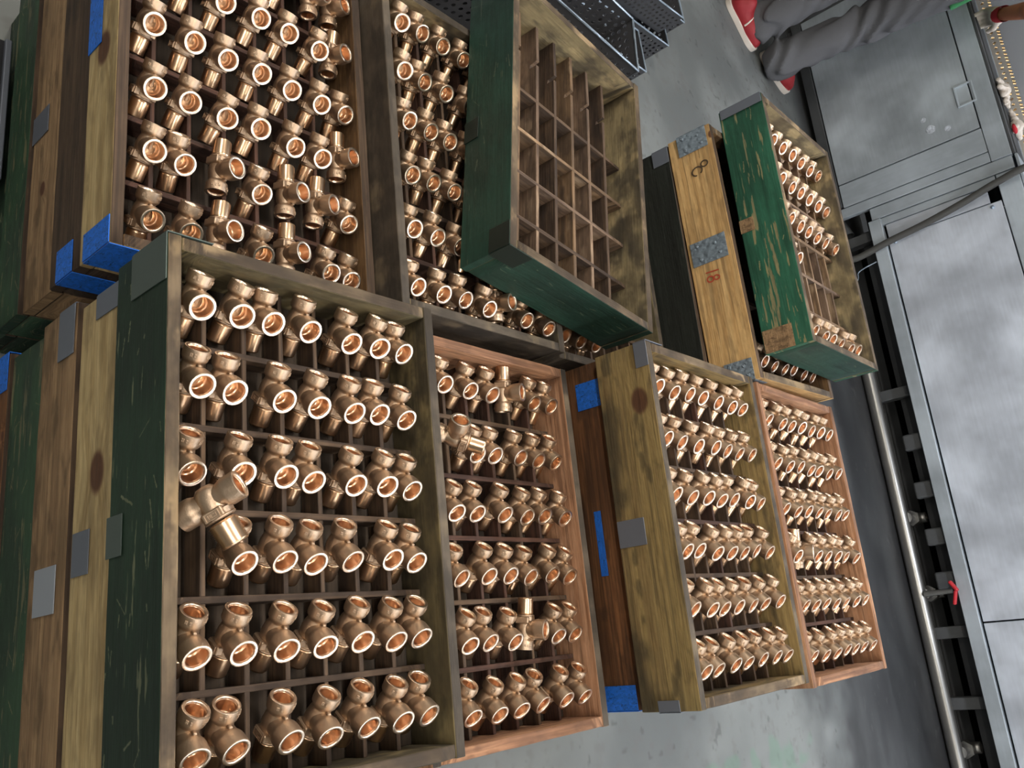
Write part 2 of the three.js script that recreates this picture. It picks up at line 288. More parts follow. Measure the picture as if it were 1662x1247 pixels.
// a crate with its corner (smallest x, smallest z) at [x, y0, z]; faces: outer, top, inner materials
function crate(o) {
  const { x, z, y0, h, w = 0.36, l = 0.535, yaw = 0 } = o, t = thing('wooden_crate', o.label, 'crate', o.group, [x, y0, z], yaw);
  const sets = (out, inn, top, axis, sign) => { const a = [inn, inn, top, o.outer2 ?? out, inn, inn]; a[axis * 2 + (sign > 0 ? 0 : 1)] = out; if (axis === 0) { a[4] = a[5] = out; } return a; };
  const H = h - 0.002;
  part('side_board', boardGeo(T, H, l), sets(o.outer, o.inner, o.top, 0, -1), t, [T / 2, H / 2, l / 2]);
  part('side_board', boardGeo(T, H, l), sets(o.outerFar ?? o.outer, o.innerFar ?? o.inner, o.topFar ?? o.top, 0, 1), t, [w - T / 2, H / 2, l / 2]);
  part('end_board', boardGeo(w - 2 * T - 0.0006, H - 0.001, T), sets(o.endOuter ?? o.outer, o.inner, o.endTop ?? o.top, 2, -1), t, [w / 2, H / 2, T / 2 + 0.0005]);
  part('end_board', boardGeo(w - 2 * T - 0.0006, H - 0.001, T), sets(o.endOuter ?? o.outer, o.inner, o.endTop ?? o.top, 2, 1), t, [w / 2, H / 2, l - T / 2 - 0.0005]);
  if (o.open) {
    const iw = w - 2 * T, il = l - 2 * T, floorY = h - (o.deep ? 0.088 : 0.0725), dh = o.deep ? 0.046 : 0.030, dTop = h - (o.drop ?? 0.043), yc = dTop - dh / 2;
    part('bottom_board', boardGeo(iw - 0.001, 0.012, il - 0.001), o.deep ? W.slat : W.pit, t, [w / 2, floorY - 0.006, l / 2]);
    const dv = o.slats ?? [W.slat];
    for (let c = 1; c < 7; c++) {
      const dx = T + (iw * c) / 7;
      if (!o.missing) part('divider', boardGeo(0.006, dh, il - 0.002, 0.001, 0.0005), dv[c % dv.length], t, [dx, yc + rr(-0.001, 0.001), l / 2]);
      else {                                               // slotted slat: the empty slot is where a cross slat has gone
        const zs = -il / 2 + 0.001, ze = il / 2 - 0.001, zm = -il / 2 + (il * o.missing) / 6, s = new THREE.Shape();
        s.moveTo(zs, -dh / 2); s.lineTo(ze, -dh / 2); s.lineTo(ze, dh / 2); s.lineTo(zm + 0.005, dh / 2); s.lineTo(zm + 0.004, dh / 2 - 0.015); s.lineTo(zm - 0.004, dh / 2 - 0.013); s.lineTo(zm - 0.006, dh / 2 + 0.001); s.lineTo(zs, dh / 2 - 0.001);
        const g = uvMetres(new THREE.ExtrudeGeometry(s, { depth: 0.006, bevelEnabled: true, bevelSize: 0.0006, bevelThickness: 0.0006, bevelSegments: 1 }).rotateY(-Math.PI / 2), WU, WV, rnd(), rnd());
        part('divider', g, dv[c % dv.length], t, [dx + 0.003, yc, l / 2]);
      }
    }
    for (let r = 1; r < 6; r++) {
      if (o.missing === r) continue;
      part('divider', boardGeo(iw - 0.002, dh, 0.007, 0.001, 0.0005), dv[(r + 1) % dv.length], t, [w / 2, yc + rr(0.0005, 0.0015), T + (il * r) / 6]);
    }
  } else part('bottom_board', boardGeo(w - 2 * T - 0.001, 0.012, l - 2 * T - 0.001), W.dark, t, [w / 2, 0.012, l / 2]);
  // patches on the long face towards the camera: [z0, z1, y0, y1, material, name, wraps round which end]
  for (const [a, b, c, d, m, nm, wrap] of o.patches ?? []) {
    const g = part(nm, metalSheet(b - a, d - c), m, t, [-0.0011, (c + d) / 2, (a + b) / 2]);
    if (nm === 'metal_patch') for (const [u, v] of [[0.2, 0.2], [0.8, 0.25], [0.75, 0.8], [0.3, 0.7]]) part('nail', nailGeo, ST.zinc, g, [-0.0006, (v - 0.5) * (d - c), (u - 0.5) * (b - a)]);
    if (wrap) part(nm, new RoundedBoxGeometry(0.05, d - c, 0.0012, 1, 0.0004), m, t, [0.0242, (c + d) / 2, wrap > 0 ? l + 0.0011 : -0.0011]);
  }
  t.userData.top = y0 + h;
  return t;
}

// ------------------------------------------------------------------ the brass fittings
const lathe = (pts, n = 22) => new THREE.LatheGeometry(pts.map(([r, y]) => new THREE.Vector2(r, y)), n);
const FIT = {};
{
  const R = 0.0128, B = 0.0135;
  // run along +y with its socket collar at the top, branch along +z
  const run = lathe([[0.0001, -0.0125], [0.0088, -0.0125], [0.0098, -0.010], [0.0116, -0.005], [0.0120, 0.0], [0.0112, 0.006], [0.0098, 0.0105], [0.0102, 0.0125], [0.0118, 0.0142], [R - 0.0003, 0.0155], [R, 0.0175], [R, 0.0258], [R - 0.0004, 0.0264]]);
  const branch = lathe([[0.0105, 0.004], [0.0112, 0.008], [0.0112, 0.0115], [0.0122, 0.014], [B - 0.0003, 0.0165], [B, 0.019], [B, 0.0297], [B - 0.0004, 0.0304]]).rotateX(Math.PI / 2);
  const rib = mergeGeometries([new RoundedBoxGeometry(0.004, 0.016, 0.014, 2, 0.0015).translate(0, 0.006, 0.008), new RoundedBoxGeometry(0.0262, 0.0088, 0.0185, 2, 0.0016).translate(0, -0.0115, 0)]);
  const hub = lathe([[0.0001, 0.0150], [0.0070, 0.0140], [0.0115, 0.0095], [0.0132, 0.002], [0.0132, -0.006], [0.0125, -0.0135], [0.0001, -0.0135]]), block = new RoundedBoxGeometry(0.0276, 0.0090, 0.0200, 2, 0.0016).translate(0, -0.0120, 0);
  const letters = []; for (const [a, y, q] of [[0.5, 0.021, 0], [0.8, 0.0212, 1], [1.1, 0.0208, 0], [-0.5, 0.021, 1], [-0.8, 0.0212, 0], [2.6, 0.0212, 1], [2.9, 0.021, 0]]) letters.push(new RoundedBoxGeometry(q ? 0.0016 : 0.0026, 0.0034, 0.0012, 1, 0.0003).translate(0, y, R).rotateY(a));
  const strip = (g) => { const h = g.index ? g.toNonIndexed() : g; for (const k of Object.keys(h.attributes)) if (!['position', 'normal', 'uv'].includes(k)) h.deleteAttribute(k); return h; };
  FIT.body = mergeGeometries([run, branch, rib, ...letters].map(strip));
  FIT.bigBody = mergeGeometries([hub, branch, branch.clone().rotateY(Math.PI), block].map(strip));
  FIT.rim = (r, y, d, n = 22) => lathe([[r - 0.0004, y - 0.0006], [r - 0.0006, y + 0.0001], [r - 0.0030, y + 0.0001], [r - 0.0035, y - 0.0009], [r - 0.0035, y - 0.002]], n);
  const threads = (r, y, len) => { const q = []; for (let i = 0; i <= 7; i++) { const a = y - 0.002 - (len * i) / 7; q.push([r, a]); if (i < 7) q.push([r - 0.0006, a - len / 14]); } return q; };
  FIT.bore = (r, y) => lathe([...threads(r - 0.0035, y, 0.0115), [r - 0.0046, y - 0.0142], [r - 0.0058, y - 0.0150], [r - 0.0060, y - 0.0205], [0.0001, y - 0.0205]]);
  FIT.rimRun = FIT.rim(R, 0.0263); FIT.boreRun = FIT.bore(R, 0.0263);
  FIT.rimBranch = FIT.rim(B, 0.0303).rotateX(Math.PI / 2); FIT.boreBranch = FIT.bore(B, 0.0303).rotateX(Math.PI / 2);
  const hx = new THREE.CylinderGeometry(0.0128, 0.0122, 0.0055, 6).rotateY(Math.PI / 6).translate(0, -0.0135, 0);
  const lip = lathe([[0.0095, -0.0158], [0.0121, -0.0161], [0.0125, -0.0171], [0.0119, -0.0182], [0.0098, -0.0187]]);
  FIT.collar = mergeGeometries([strip(hx), strip(lip)]);
  const spig = (thr) => {
    const q = [[0.0095, -0.0184]];
    if (thr) for (let i = 0; i < 12; i++) { const y = -0.0195 - i * 0.0016, r = 0.0111 - i * 0.00005; q.push([r - 0.0008, y], [r, y - 0.0008]); }
    else q.push([0.0103, -0.0194], [0.0107, -0.021], [0.0106, -0.0386]);
    q.push([0.0098, -0.0399], [0.0080, -0.0400], [0.0078, -0.0385], [0.0075, -0.028], [0.0001, -0.028]);
    return lathe(q, 20);
  };
  FIT.spigot = spig(true); FIT.plain = spig(false);
  const pl = new THREE.Shape(); pl.moveTo(-0.0068, -0.0035); pl.lineTo(0.0068, -0.0035); pl.lineTo(0.0068, 0.0035); pl.lineTo(-0.0068, 0.0035);
  const frame = [[-0.0066, 0, 0.0008, 0.0072], [0.0066, 0, 0.0008, 0.0072]].map(([a, b, c, d]) => new THREE.BoxGeometry(c, d, 0.001).translate(a, b, 0.0012)).concat([[0, -0.0033, 0.0136, 0.0008], [0, 0.0033, 0.0136, 0.0008], [-0.0035, 0, 0.0006, 0.0036], [-0.0018, 0.0002, 0.0006, 0.0032], [-0.0006, 0, 0.0006, 0.0036], [0.0014, 0.0014, 0.002, 0.0006], [0.0014, -0.0014, 0.002, 0.0006], [0.0040, 0, 0.0006, 0.0036], [0.0034, -0.0014, 0.0016, 0.0006]].map(([a, b, c, d]) => new THREE.BoxGeometry(c, d, 0.0008).translate(a, b, 0.0012)));
  FIT.plate = mergeGeometries([strip(new THREE.ExtrudeGeometry(pl, { depth: 0.001, bevelEnabled: false })), ...frame.map(strip)]);
}
function makeFitting(threaded) {
  const t = new THREE.Group();
  const b = part('cast_body', FIT.body, BR.cast, t);
  part('name_plate', FIT.plate, BR.cast, b, [-0.0128, -0.0115, 0], [0, -Math.PI / 2, 0]);
  part('socket_rim', FIT.rimRun, BR.rim, t); part('socket_thread', FIT.boreRun, BR.bore, t);
  part('socket_rim', FIT.rimBranch, BR.rim, t); part('socket_thread', FIT.boreBranch, BR.bore, t);
  part('collar', FIT.collar, BR.cast, t);
  part('threaded_spigot', threaded ? FIT.spigot : FIT.plain, BR.thread, t);
  return t;
}
const PROTO = [makeFitting(true), makeFitting(false), bigTee()];
// the odd one lying loose: a thick male thread between two opposite sockets
function bigTee() {
  const t = new THREE.Group();
  const b = part('cast_body', FIT.bigBody, BR.cast, t);
  part('name_plate', FIT.plate, BR.cast, b, [-0.0138, -0.0125, 0], [0, -Math.PI / 2, 0]);
  for (const a of [0, Math.PI]) { part('socket_rim', FIT.rimBranch, BR.rim, t, [0, 0, 0], [0, a, 0]); part('socket_thread', FIT.boreBranch, BR.bore, t, [0, 0, 0], [0, a, 0]); }
  part('collar', FIT.collar, BR.cast, t).scale.set(1.2, 1, 1.2);
  part('threaded_spigot', FIT.spigot, BR.thread, t).scale.set(1.25, 1.1, 1.25);
  return t;
}
const ORD = ['first', 'second', 'third', 'fourth', 'fifth', 'sixth', 'seventh'];
const q0 = new THREE.Quaternion(), E3 = (x, y, z, o = 'YXZ') => new THREE.Quaternion().setFromEuler(new THREE.Euler(x, y, z, o));
const LEAN = -0.863;
const basisQ = (Y, Z) => new THREE.Quaternion().setFromRotationMatrix(new THREE.Matrix4().makeBasis(V3().crossVectors(Y, Z), Y, Z));
function fitting(kind, pos, quat, label, group) {
  const f = PROTO[kind].clone(); f.name = numbered('brass_tee_fitting'); scene.add(f);
  f.position.copy(pos); f.position.y += 0.0015; f.quaternion.copy(quat); f.scale.setScalar(1.06); shade(f);
  return tag(f, label, 'pipe fitting', group);
}
// fill a crate: pattern[r][c] '.' empty, 'o' leaning, 'l' lying with its branch up; xs optional measured offsets
function fill(c, phrase, group, pattern, o = {}) {
  const w = o.w ?? 0.36, l = o.l ?? 0.535, iw = (w - 2 * T) / 7, il = (l - 2 * T) / 6;
  c.updateMatrixWorld(true);
  const yTop = c.userData.top - c.position.y;
  pattern.forEach((row, r) => [...row].forEach((ch, k) => {
    const jx = rr(-1, 1), jz = rr(-1, 1), ja = rr(-1, 1), jb = rr(-1, 1), jc = rr(-1, 1);
    if (ch === '.') return;
    const lx = o.xs?.[r]?.[k] !== undefined ? o.xs[r][k] - c.position.x : T + iw * (k + 0.5) + jx * (o.jx ?? 0.0065);
    const off = lx - (T + iw * (k + 0.5));
    let p = V3(lx, yTop - (o.sink ?? 0.037) + jc * 0.001, T + il * (r + 0.5) - 0.010 + jz * 0.002 + (o.dz?.[r] ?? 0)), q;
    q = E3(LEAN + jb * 0.05, -off * 9 + ja * 0.09, 0);
    let how = '';
    if (ch === 'l') { p = V3(lx - 0.004, yTop - 0.027, T + il * (r + 0.5) - 0.002); const Y = V3(0.08 * ja, -0.14, 0.99).normalize(), Z = V3(0.28 + 0.1 * jb, 0.95, 0.12); Z.addScaledVector(Y, -Z.dot(Y)).normalize(); q = basisQ(Y, Z); how = ' lying flat'; }
    q = c.quaternion.clone().multiply(q); p.applyMatrix4(c.matrixWorld);
    fitting(o.kind ?? 0, p, q, (how ? 'tee fitting' : 'brass tee fitting') + how + ' ' + ORD[k] + ' from left in ' + ORD[r] + ' row of ' + phrase, group);
  }));
}

// --- near row of stacks (z -0.42 .. 0.12) ---------------------------------------------------
const C1 = crate({ x: 0.371, z: -0.417, y0: 0.414, h: 0.109, w: 0.355, open: true, outer: W.greenDark, inner: W.inside, top: W.rim, topFar: W.rimgrey, endTop: W.rim, label: 'dark green painted crate full of brass fittings, topmost of the front stack',
  patches: [[0, 0.05, 0.035, 0.107, ST.tinGreen, 'tin_patch', -1], [0.265, 0.305, -0.002, 0.03, ST.tinGreen, 'tin_patch']] });
const A1 = [
  [W.yellow, 0.319, 0.095, 'yellowish crate with a knot, directly under the dark green front crate', [[0, 0.028, 0.04, 0.093, ST.zincDull, 'tin_patch', -1], [0.255, 0.30, 0.006, 0.045, ST.zincDull, 'tin_patch']], W.dark],
  [W.tan, 0.221, 0.098, 'tan crate with two grey tin patches, third from top in the front stack', [[0, 0.06, 0.05, 0.092, ST.zincDull, 'tin_patch', -1], [0.29, 0.34, 0.02, 0.075, ST.zincPale, 'tin_patch']], W.dark],
  [W.greenDull, 0.112, 0.109, 'worn dull green crate, fourth from top in the front stack', [], W.greenDull],
  [W.brown, 0.0, 0.112, 'brown crate with blue taped corner at the bottom of the front stack', [[0, 0.05, 0.06, 0.11, MT.blue, 'blue_tape', -1]], W.dark],
];
A1.forEach(([m, y0, h, label, patches, top], i) => crate({ x: 0.371 + [0.004, 0, 0.006, 0.002][i], z: -0.417 + [0.012, 0.004, 0.01, 0.002][i], y0, h, w: 0.355, outer: m, inner: W.dark, top, label, patches }));
const rowO = 'ooooooo', full = [rowO, rowO, rowO, rowO, rowO, rowO];
fill(C1, 'the dark green front crate', 'fittings in the dark green front crate', [rowO, rowO, rowO, '.oooooo', rowO, rowO], { w: 0.355, xs: [
  [0.414, 0.461, 0.493, 0.543, 0.601, 0.646, 0.678], [0.413, 0.447, 0.506, 0.553, 0.601, 0.636, 0.679], [0.404, 0.458, 0.506, 0.541, 0.599, 0.645, 0.681],
  [0.41, 0.457, 0.503, 0.54, 0.587, 0.645, 0.679], [0.41, 0.456, 0.505, 0.551, 0.598, 0.644, 0.68], [0.41, 0.445, 0.504, 0.553, 0.599, 0.645, 0.681]] });

const C2 = crate({ x: 0.735, z: -0.417, y0: 0.3575, h: 0.1, w: 0.355, l: 0.55, open: true, outer: W.pink, inner: W.pink, top: W.rimgrey, topFar: W.rimgrey, endTop: W.pinkrim, slats: [W.slatRed, W.slatRed, W.slat], label: 'crate of brass fittings with orange pink end rims, low between two higher crates' });
fill(C2, 'the low orange-rimmed crate', 'fittings in the low orange-rimmed crate', [ 'oooolloo'.slice(0, 4) + 'loo', 'o.ooooo', rowO, rowO, 'ooooloo', rowO], { w: 0.355, l: 0.55, dz: [0, 0.004, 0.004, 0.004, 0.004, 0.004] });
[[0.2575, 0.1], [0.1575, 0.1], [0.0825, 0.075], [0, 0.0825]].forEach(([y0, h], i) => crate({ x: 0.737, z: -0.415, y0, h, w: 0.353, l: 0.54, outer: W.tan, inner: W.dark, top: W.dark, label: ['upper', 'second', 'third', 'lowest'][i] + ' hidden wooden crate under the low orange-rimmed crate' }));

const C3 = crate({ x: 1.09, z: -0.42, y0: 0.514, h: 0.1, w: 0.362, l: 0.537, open: true, outer: W.olive, inner: W.olive, top: W.rimgrey, endTop: W.rim, endOuter: W.rim, slats: [W.slat, W.slatRed, W.slat], label: 'olive stained crate of brass fittings with grey tin patch on its long side',
  patches: [[0, 0.04, 0.075, 0.098, ST.zincDull, 'tin_patch', -1], [0.265, 0.305, 0.002, 0.05, ST.zincDull, 'tin_patch'], [0.522, 0.537, 0.03, 0.065, ST.zincDull, 'tin_patch', 1]] });
fill(C3, 'the olive stained crate', 'fittings in the olive stained crate', full, { w: 0.362, l: 0.537, jx: 0.008 });
crate({ x: 1.105, z: -0.42, y0: 0.41, h: 0.104, w: 0.35, l: 0.535, outer: W.brown, inner: W.dark, top: W.dark, label: 'reddish brown crate with blue tape under the olive stained crate',
  patches: [[0.03, 0.075, 0.05, 0.1, MT.blue, 'blue_tape'], [0.24, 0.34, 0.055, 0.068, MT.blue, 'blue_tape'], [0.5, 0.535, 0.03, 0.09, MT.blue, 'blue_tape', 1]] });
[[0.305, 0.105], [0.2, 0.105], [0.1, 0.1], [0, 0.1]].forEach(([y0, h], i) => crate({ x: 1.103, z: -0.42, y0, h, w: 0.35, outer: W.tan, inner: W.dark, top: W.dark, label: ['upper', 'second', 'third', 'lowest'][i] + ' hidden wooden crate under the reddish brown taped crate' }));

const C4 = crate({ x: 1.457, z: -0.412, y0: 0.517, h: 0.1, w: 0.362, l: 0.538, open: true, outer: W.pink, inner: W.pink, top: W.pinkrim, endTop: W.pinkrim, slats: [W.slatRed, W.slat], label: 'pinkish bare wood crate of brass fittings, beside the open floor' });
fill(C4, 'the pinkish bare wood crate', 'fittings in the pinkish bare wood crate', [rowO, rowO, rowO, 'olooooo', rowO, rowO], { w: 0.362, l: 0.538, jx: 0.008, sink: 0.031 });
[[0.415, 0.102], [0.31, 0.105], [0.205, 0.105], [0.1, 0.105], [0, 0.1]].forEach(([y0, h], i) => crate({ x: 1.459, z: -0.412, y0, h, w: 0.358, outer: i % 2 ? W.tan : W.greenDull, inner: W.dark, top: W.dark, label: ORD[i + 1] + ' wooden crate from the top under the pinkish bare wood crate' }));

// --- far row of stacks ----------------------------------------------------------------------
const B1 = crate({ x: 0.362, z: -1.0, y0: 0.336, h: 0.078, w: 0.366, l: 0.553, open: true, outer: W.yellow, inner: W.insideBrown, top: W.dark, slats: [W.slatRed, W.slatRed], label: 'pale yellow crate of brass fittings with blue taped corner behind the green front crate',
  patches: [[0.52, 0.553, 0.012, 0.076, MT.blue, 'blue_tape', 1], [0.19, 0.275, 0.0, 0.035, MT.blue, 'blue_tape']] });
fill(B1, 'the pale yellow crate', 'fittings in the pale yellow crate', ['oooooll', 'ooooool', 'ooooooo', 'ooooool', 'oololl' + 'o', 'oololoo'], { w: 0.366, l: 0.553, kind: 1, sink: 0.029, dz: [0.003, 0.005, 0.006, 0.007, 0.009, 0.010], xs: [0, 1, 2, 3, 4, 5].map((r) => [0.409, 0.457, 0.505, 0.553, 0.603, 0.652, 0.690].map((v, k) => (r === 4 && k === 1 ? 0.446 : v) + 0.002 * Math.sin(r * 5 + k * 3))) });
[[W.dark, 0.248, 0.088, 'dark brown crate with blue taped corner under the pale yellow crate', [[0.5, 0.54, 0.022, 0.066, MT.blue, 'blue_tape', 1]]],
  [W.tan, 0.158, 0.09, 'tan crate with a dark patch, third from top behind the front stack', [[0.26, 0.30, 0.0, 0.05, ST.zincDull, 'tin_patch']]],
  [W.greenDull, 0.078, 0.08, 'green crate with pale wear, fourth from top behind the front stack', []],
  [W.greenDark, 0.0, 0.078, 'dark green crate at the floor behind the front stack', []]]
  .forEach(([m, y0, h, label, patches], i) => crate({ x: 0.364 + [0, 0.003, -0.002, 0.012][i], z: -0.99, y0, h, w: 0.355, l: 0.54, outer: m, inner: W.dark, top: W.dark, label, patches }));

const B2 = crate({ x: 0.730, z: -0.995, y0: 0.365, h: 0.1, w: 0.356, l: 0.552, open: true, outer: W.rimgrey, inner: W.mould, innerFar: W.mould, top: W.rimgrey, slats: [W.slatRed, W.slat], label: 'dark grey rimmed crate of brass fittings partly under the tilted empty crate' });
fill(B2, 'the dark grey rimmed crate', 'fittings in the dark grey rimmed crate', [rowO, rowO, rowO, rowO, rowO, 'ooooloo'], { w: 0.356, l: 0.552, kind: 1, sink: 0.031, dz: [0, 0.002, 0.004, 0.006, 0.008, 0.010] });
[[0.265, 0.1], [0.175, 0.09], [0.085, 0.09], [0, 0.085]].forEach(([y0, h], i) => crate({ x: 0.733, z: -0.99, y0, h, w: 0.35, l: 0.54, outer: W.tan, inner: W.dark, top: W.dark, label: ['upper', 'second', 'third', 'lowest'][i] + ' hidden wooden crate under the dark grey rimmed crate' }));

const B3 = crate({ x: 1.088, z: -0.975, y0: 0.35, h: 0.1, w: 0.35, open: true, outer: W.rimgrey, inner: W.inside, top: W.rimgrey, label: 'crate of brass fittings almost hidden below the tilted empty green crate' });
fill(B3, 'the almost hidden crate', 'fittings in the almost hidden crate', ['.......', '.......', '.......', '.......', '.......', 'ooo....'], { w: 0.35, kind: 1 });
[[0.26, 0.09], [0.17, 0.09], [0.08, 0.09], [0, 0.08]].forEach(([y0, h], i) => crate({ x: 1.09, z: -0.973, y0, h, w: 0.346, outer: W.brown, inner: W.dark, top: W.dark, label: ['upper', 'second', 'third', 'lowest'][i] + ' hidden wooden crate under the almost hidden crate' }));

const yawE = 0.166;
crate({ x: 0.932, z: -1.055, y0: 0.4665, h: 0.102, w: 0.360, l: 0.535, yaw: -yawE, open: true, deep: true, missing: 1, outer: W.greenTeal, inner: W.mould, top: W.rim, drop: 0.045, slats: [W.slat, W.slatPale, W.slatGrey], label: 'empty dark green crate with bare wooden dividers, set askew on two full crates',
  patches: [[0.495, 0.535, 0.06, 0.1, ST.tinDark, 'tin_patch', 1], [0.27, 0.31, 0.0, 0.03, ST.tinDark, 'tin_patch']] });

const FC = crate({ x: 1.447, z: -0.955, y0: 0.525, h: 0.1, w: 0.36, l: 0.537, yaw: 0.03, open: true, deep: true, outer: W.bright, inner: W.insideBrown, top: W.dark, endTop: W.rim, label: 'bright yellow wooden crate with nailed tin patches and painted number under scratched green crate',
  patches: [[0.0, 0.045, 0.022, 0.088, ST.zinc, 'metal_patch', -1], [0.235, 0.285, 0.008, 0.085, ST.zinc, 'metal_patch'], [0.495, 0.537, 0.03, 0.088, ST.zinc, 'metal_patch', 1]] });
fill(FC, 'the bright yellow crate', 'fittings in the bright yellow crate', ['.......', '.......', '.......', '.......', '.......', rowO], { sink: 0.05 });
{ // painted numbers and a small stamp, flat print on the long side
  const print = (draw, w, h, z, y, name, label) => {
    const cv = document.createElement('canvas'); cv.width = 128; cv.height = 128; const g = cv.getContext('2d'); g.fillStyle = '#000'; g.fillRect(0, 0, 128, 128); draw(g);
    const t = new THREE.CanvasTexture(cv); t.magFilter = THREE.LinearFilter;
    const m = mat({ color: name === 'red_number' ? 0xb0442c : 0x3b3128, alphaMap: t, transparent: true, roughness: 0.9 });
    const p = part(name, new THREE.PlaneGeometry(w, h), m, FC, [-0.0013, y, z], [0, -Math.PI / 2, 0]); p.userData.label = label; p.castShadow = false;
  };
  print((g) => { g.strokeStyle = '#ddd'; g.lineWidth = 9; g.beginPath(); g.ellipse(46, 40, 19, 19, 0.3, 0, 6.3); g.stroke(); g.beginPath(); g.ellipse(76, 86, 27, 29, -0.4, 0.5, 6.0); g.stroke(); }, 0.042, 0.05, 0.086, 0.063, 'black_number', 'dark figure 8');
  print((g) => { g.fillStyle = '#bbb'; for (let i = 0; i < 9; i++) g.fillRect(8 + i * 13, 50 + (i % 3) * 4, 8, 26); }, 0.028, 0.006, 0.052, 0.066, 'stamp', 'small dark stamped line');
  print((g) => { g.strokeStyle = '#fff'; g.lineWidth = 10; g.lineCap = 'round'; g.beginPath(); g.moveTo(30, 18); g.lineTo(24, 110); g.stroke(); g.beginPath(); g.ellipse(82, 40, 17, 21, 0.2, 0, 6.3); g.stroke(); g.beginPath(); g.ellipse(80, 88, 22, 24, 0.2, 0, 6.3); g.stroke(); }, 0.034, 0.036, 0.315, 0.045, 'red_number', 'red figure 18');
}
crate({ x: 1.449, z: -0.95, y0: 0.425, h: 0.1, w: 0.355, outer: W.black, inner: W.dark, top: W.dark, label: 'black painted crate under the bright yellow crate', patches: [[0, 0.035, 0.06, 0.098, ST.zincDull, 'tin_patch', -1]] });
[[0.315, 0.11], [0.21, 0.105], [0.105, 0.105], [0, 0.105]].forEach(([y0, h], i) => crate({ x: 1.455, z: -0.948, y0, h, w: 0.35, outer: W.tan, inner: W.dark, top: W.dark, label: ['upper', 'second', 'third', 'lowest'][i] + ' hidden wooden crate under the black painted crate' }));
const GC = crate({ x: 1.497, z: -0.998, y0: 0.625, h: 0.098, w: 0.345, l: 0.53, open: true, deep: true, outer: W.greenWorn, endOuter: W.greenTeal, inner: W.mould, top: W.rim, slats: [W.slatPale, W.slatGrey], label: 'scratched bright green crate half full of brass fittings, highest by the bench',
  patches: [[0, 0.02, 0.004, 0.094, ST.zincDull, 'tin_patch', -1], [0.485, 0.53, 0.003, 0.062, W.tan, 'bare_patch'], [0.25, 0.278, 0.0, 0.03, W.tan, 'bare_patch']] });  // end boards in darker green, weaker light there put into the colour
fill(GC, 'the scratched bright green crate', 'fittings in the scratched bright green crate', [rowO, rowO, rowO, 'oo.....', '.......', rowO], { w: 0.345, l: 0.53, sink: 0.05, dz: [0, 0.008, 0.016, 0.02, 0, 0.005] });

// the loose fitting dropped across the near side of the dark green front crate
fitting(2, V3(0.412, 0.528, -0.150), basisQ(V3(-0.466, -0.152, -0.87).normalize(), V3(0.482, 0.77, -0.416).normalize()), 'loose brass tee fitting on top of others, its thread and cast plate facing up', null).scale.setScalar(1.04);

fitting(0, V3(0.806, 0.463, -0.268), basisQ(V3(-0.74, -0.56, -0.37).normalize(), V3(-0.3, 0.75, -0.58).normalize()), 'loose brass tee fitting with its thread sticking up beside the dark green crate wall', null);

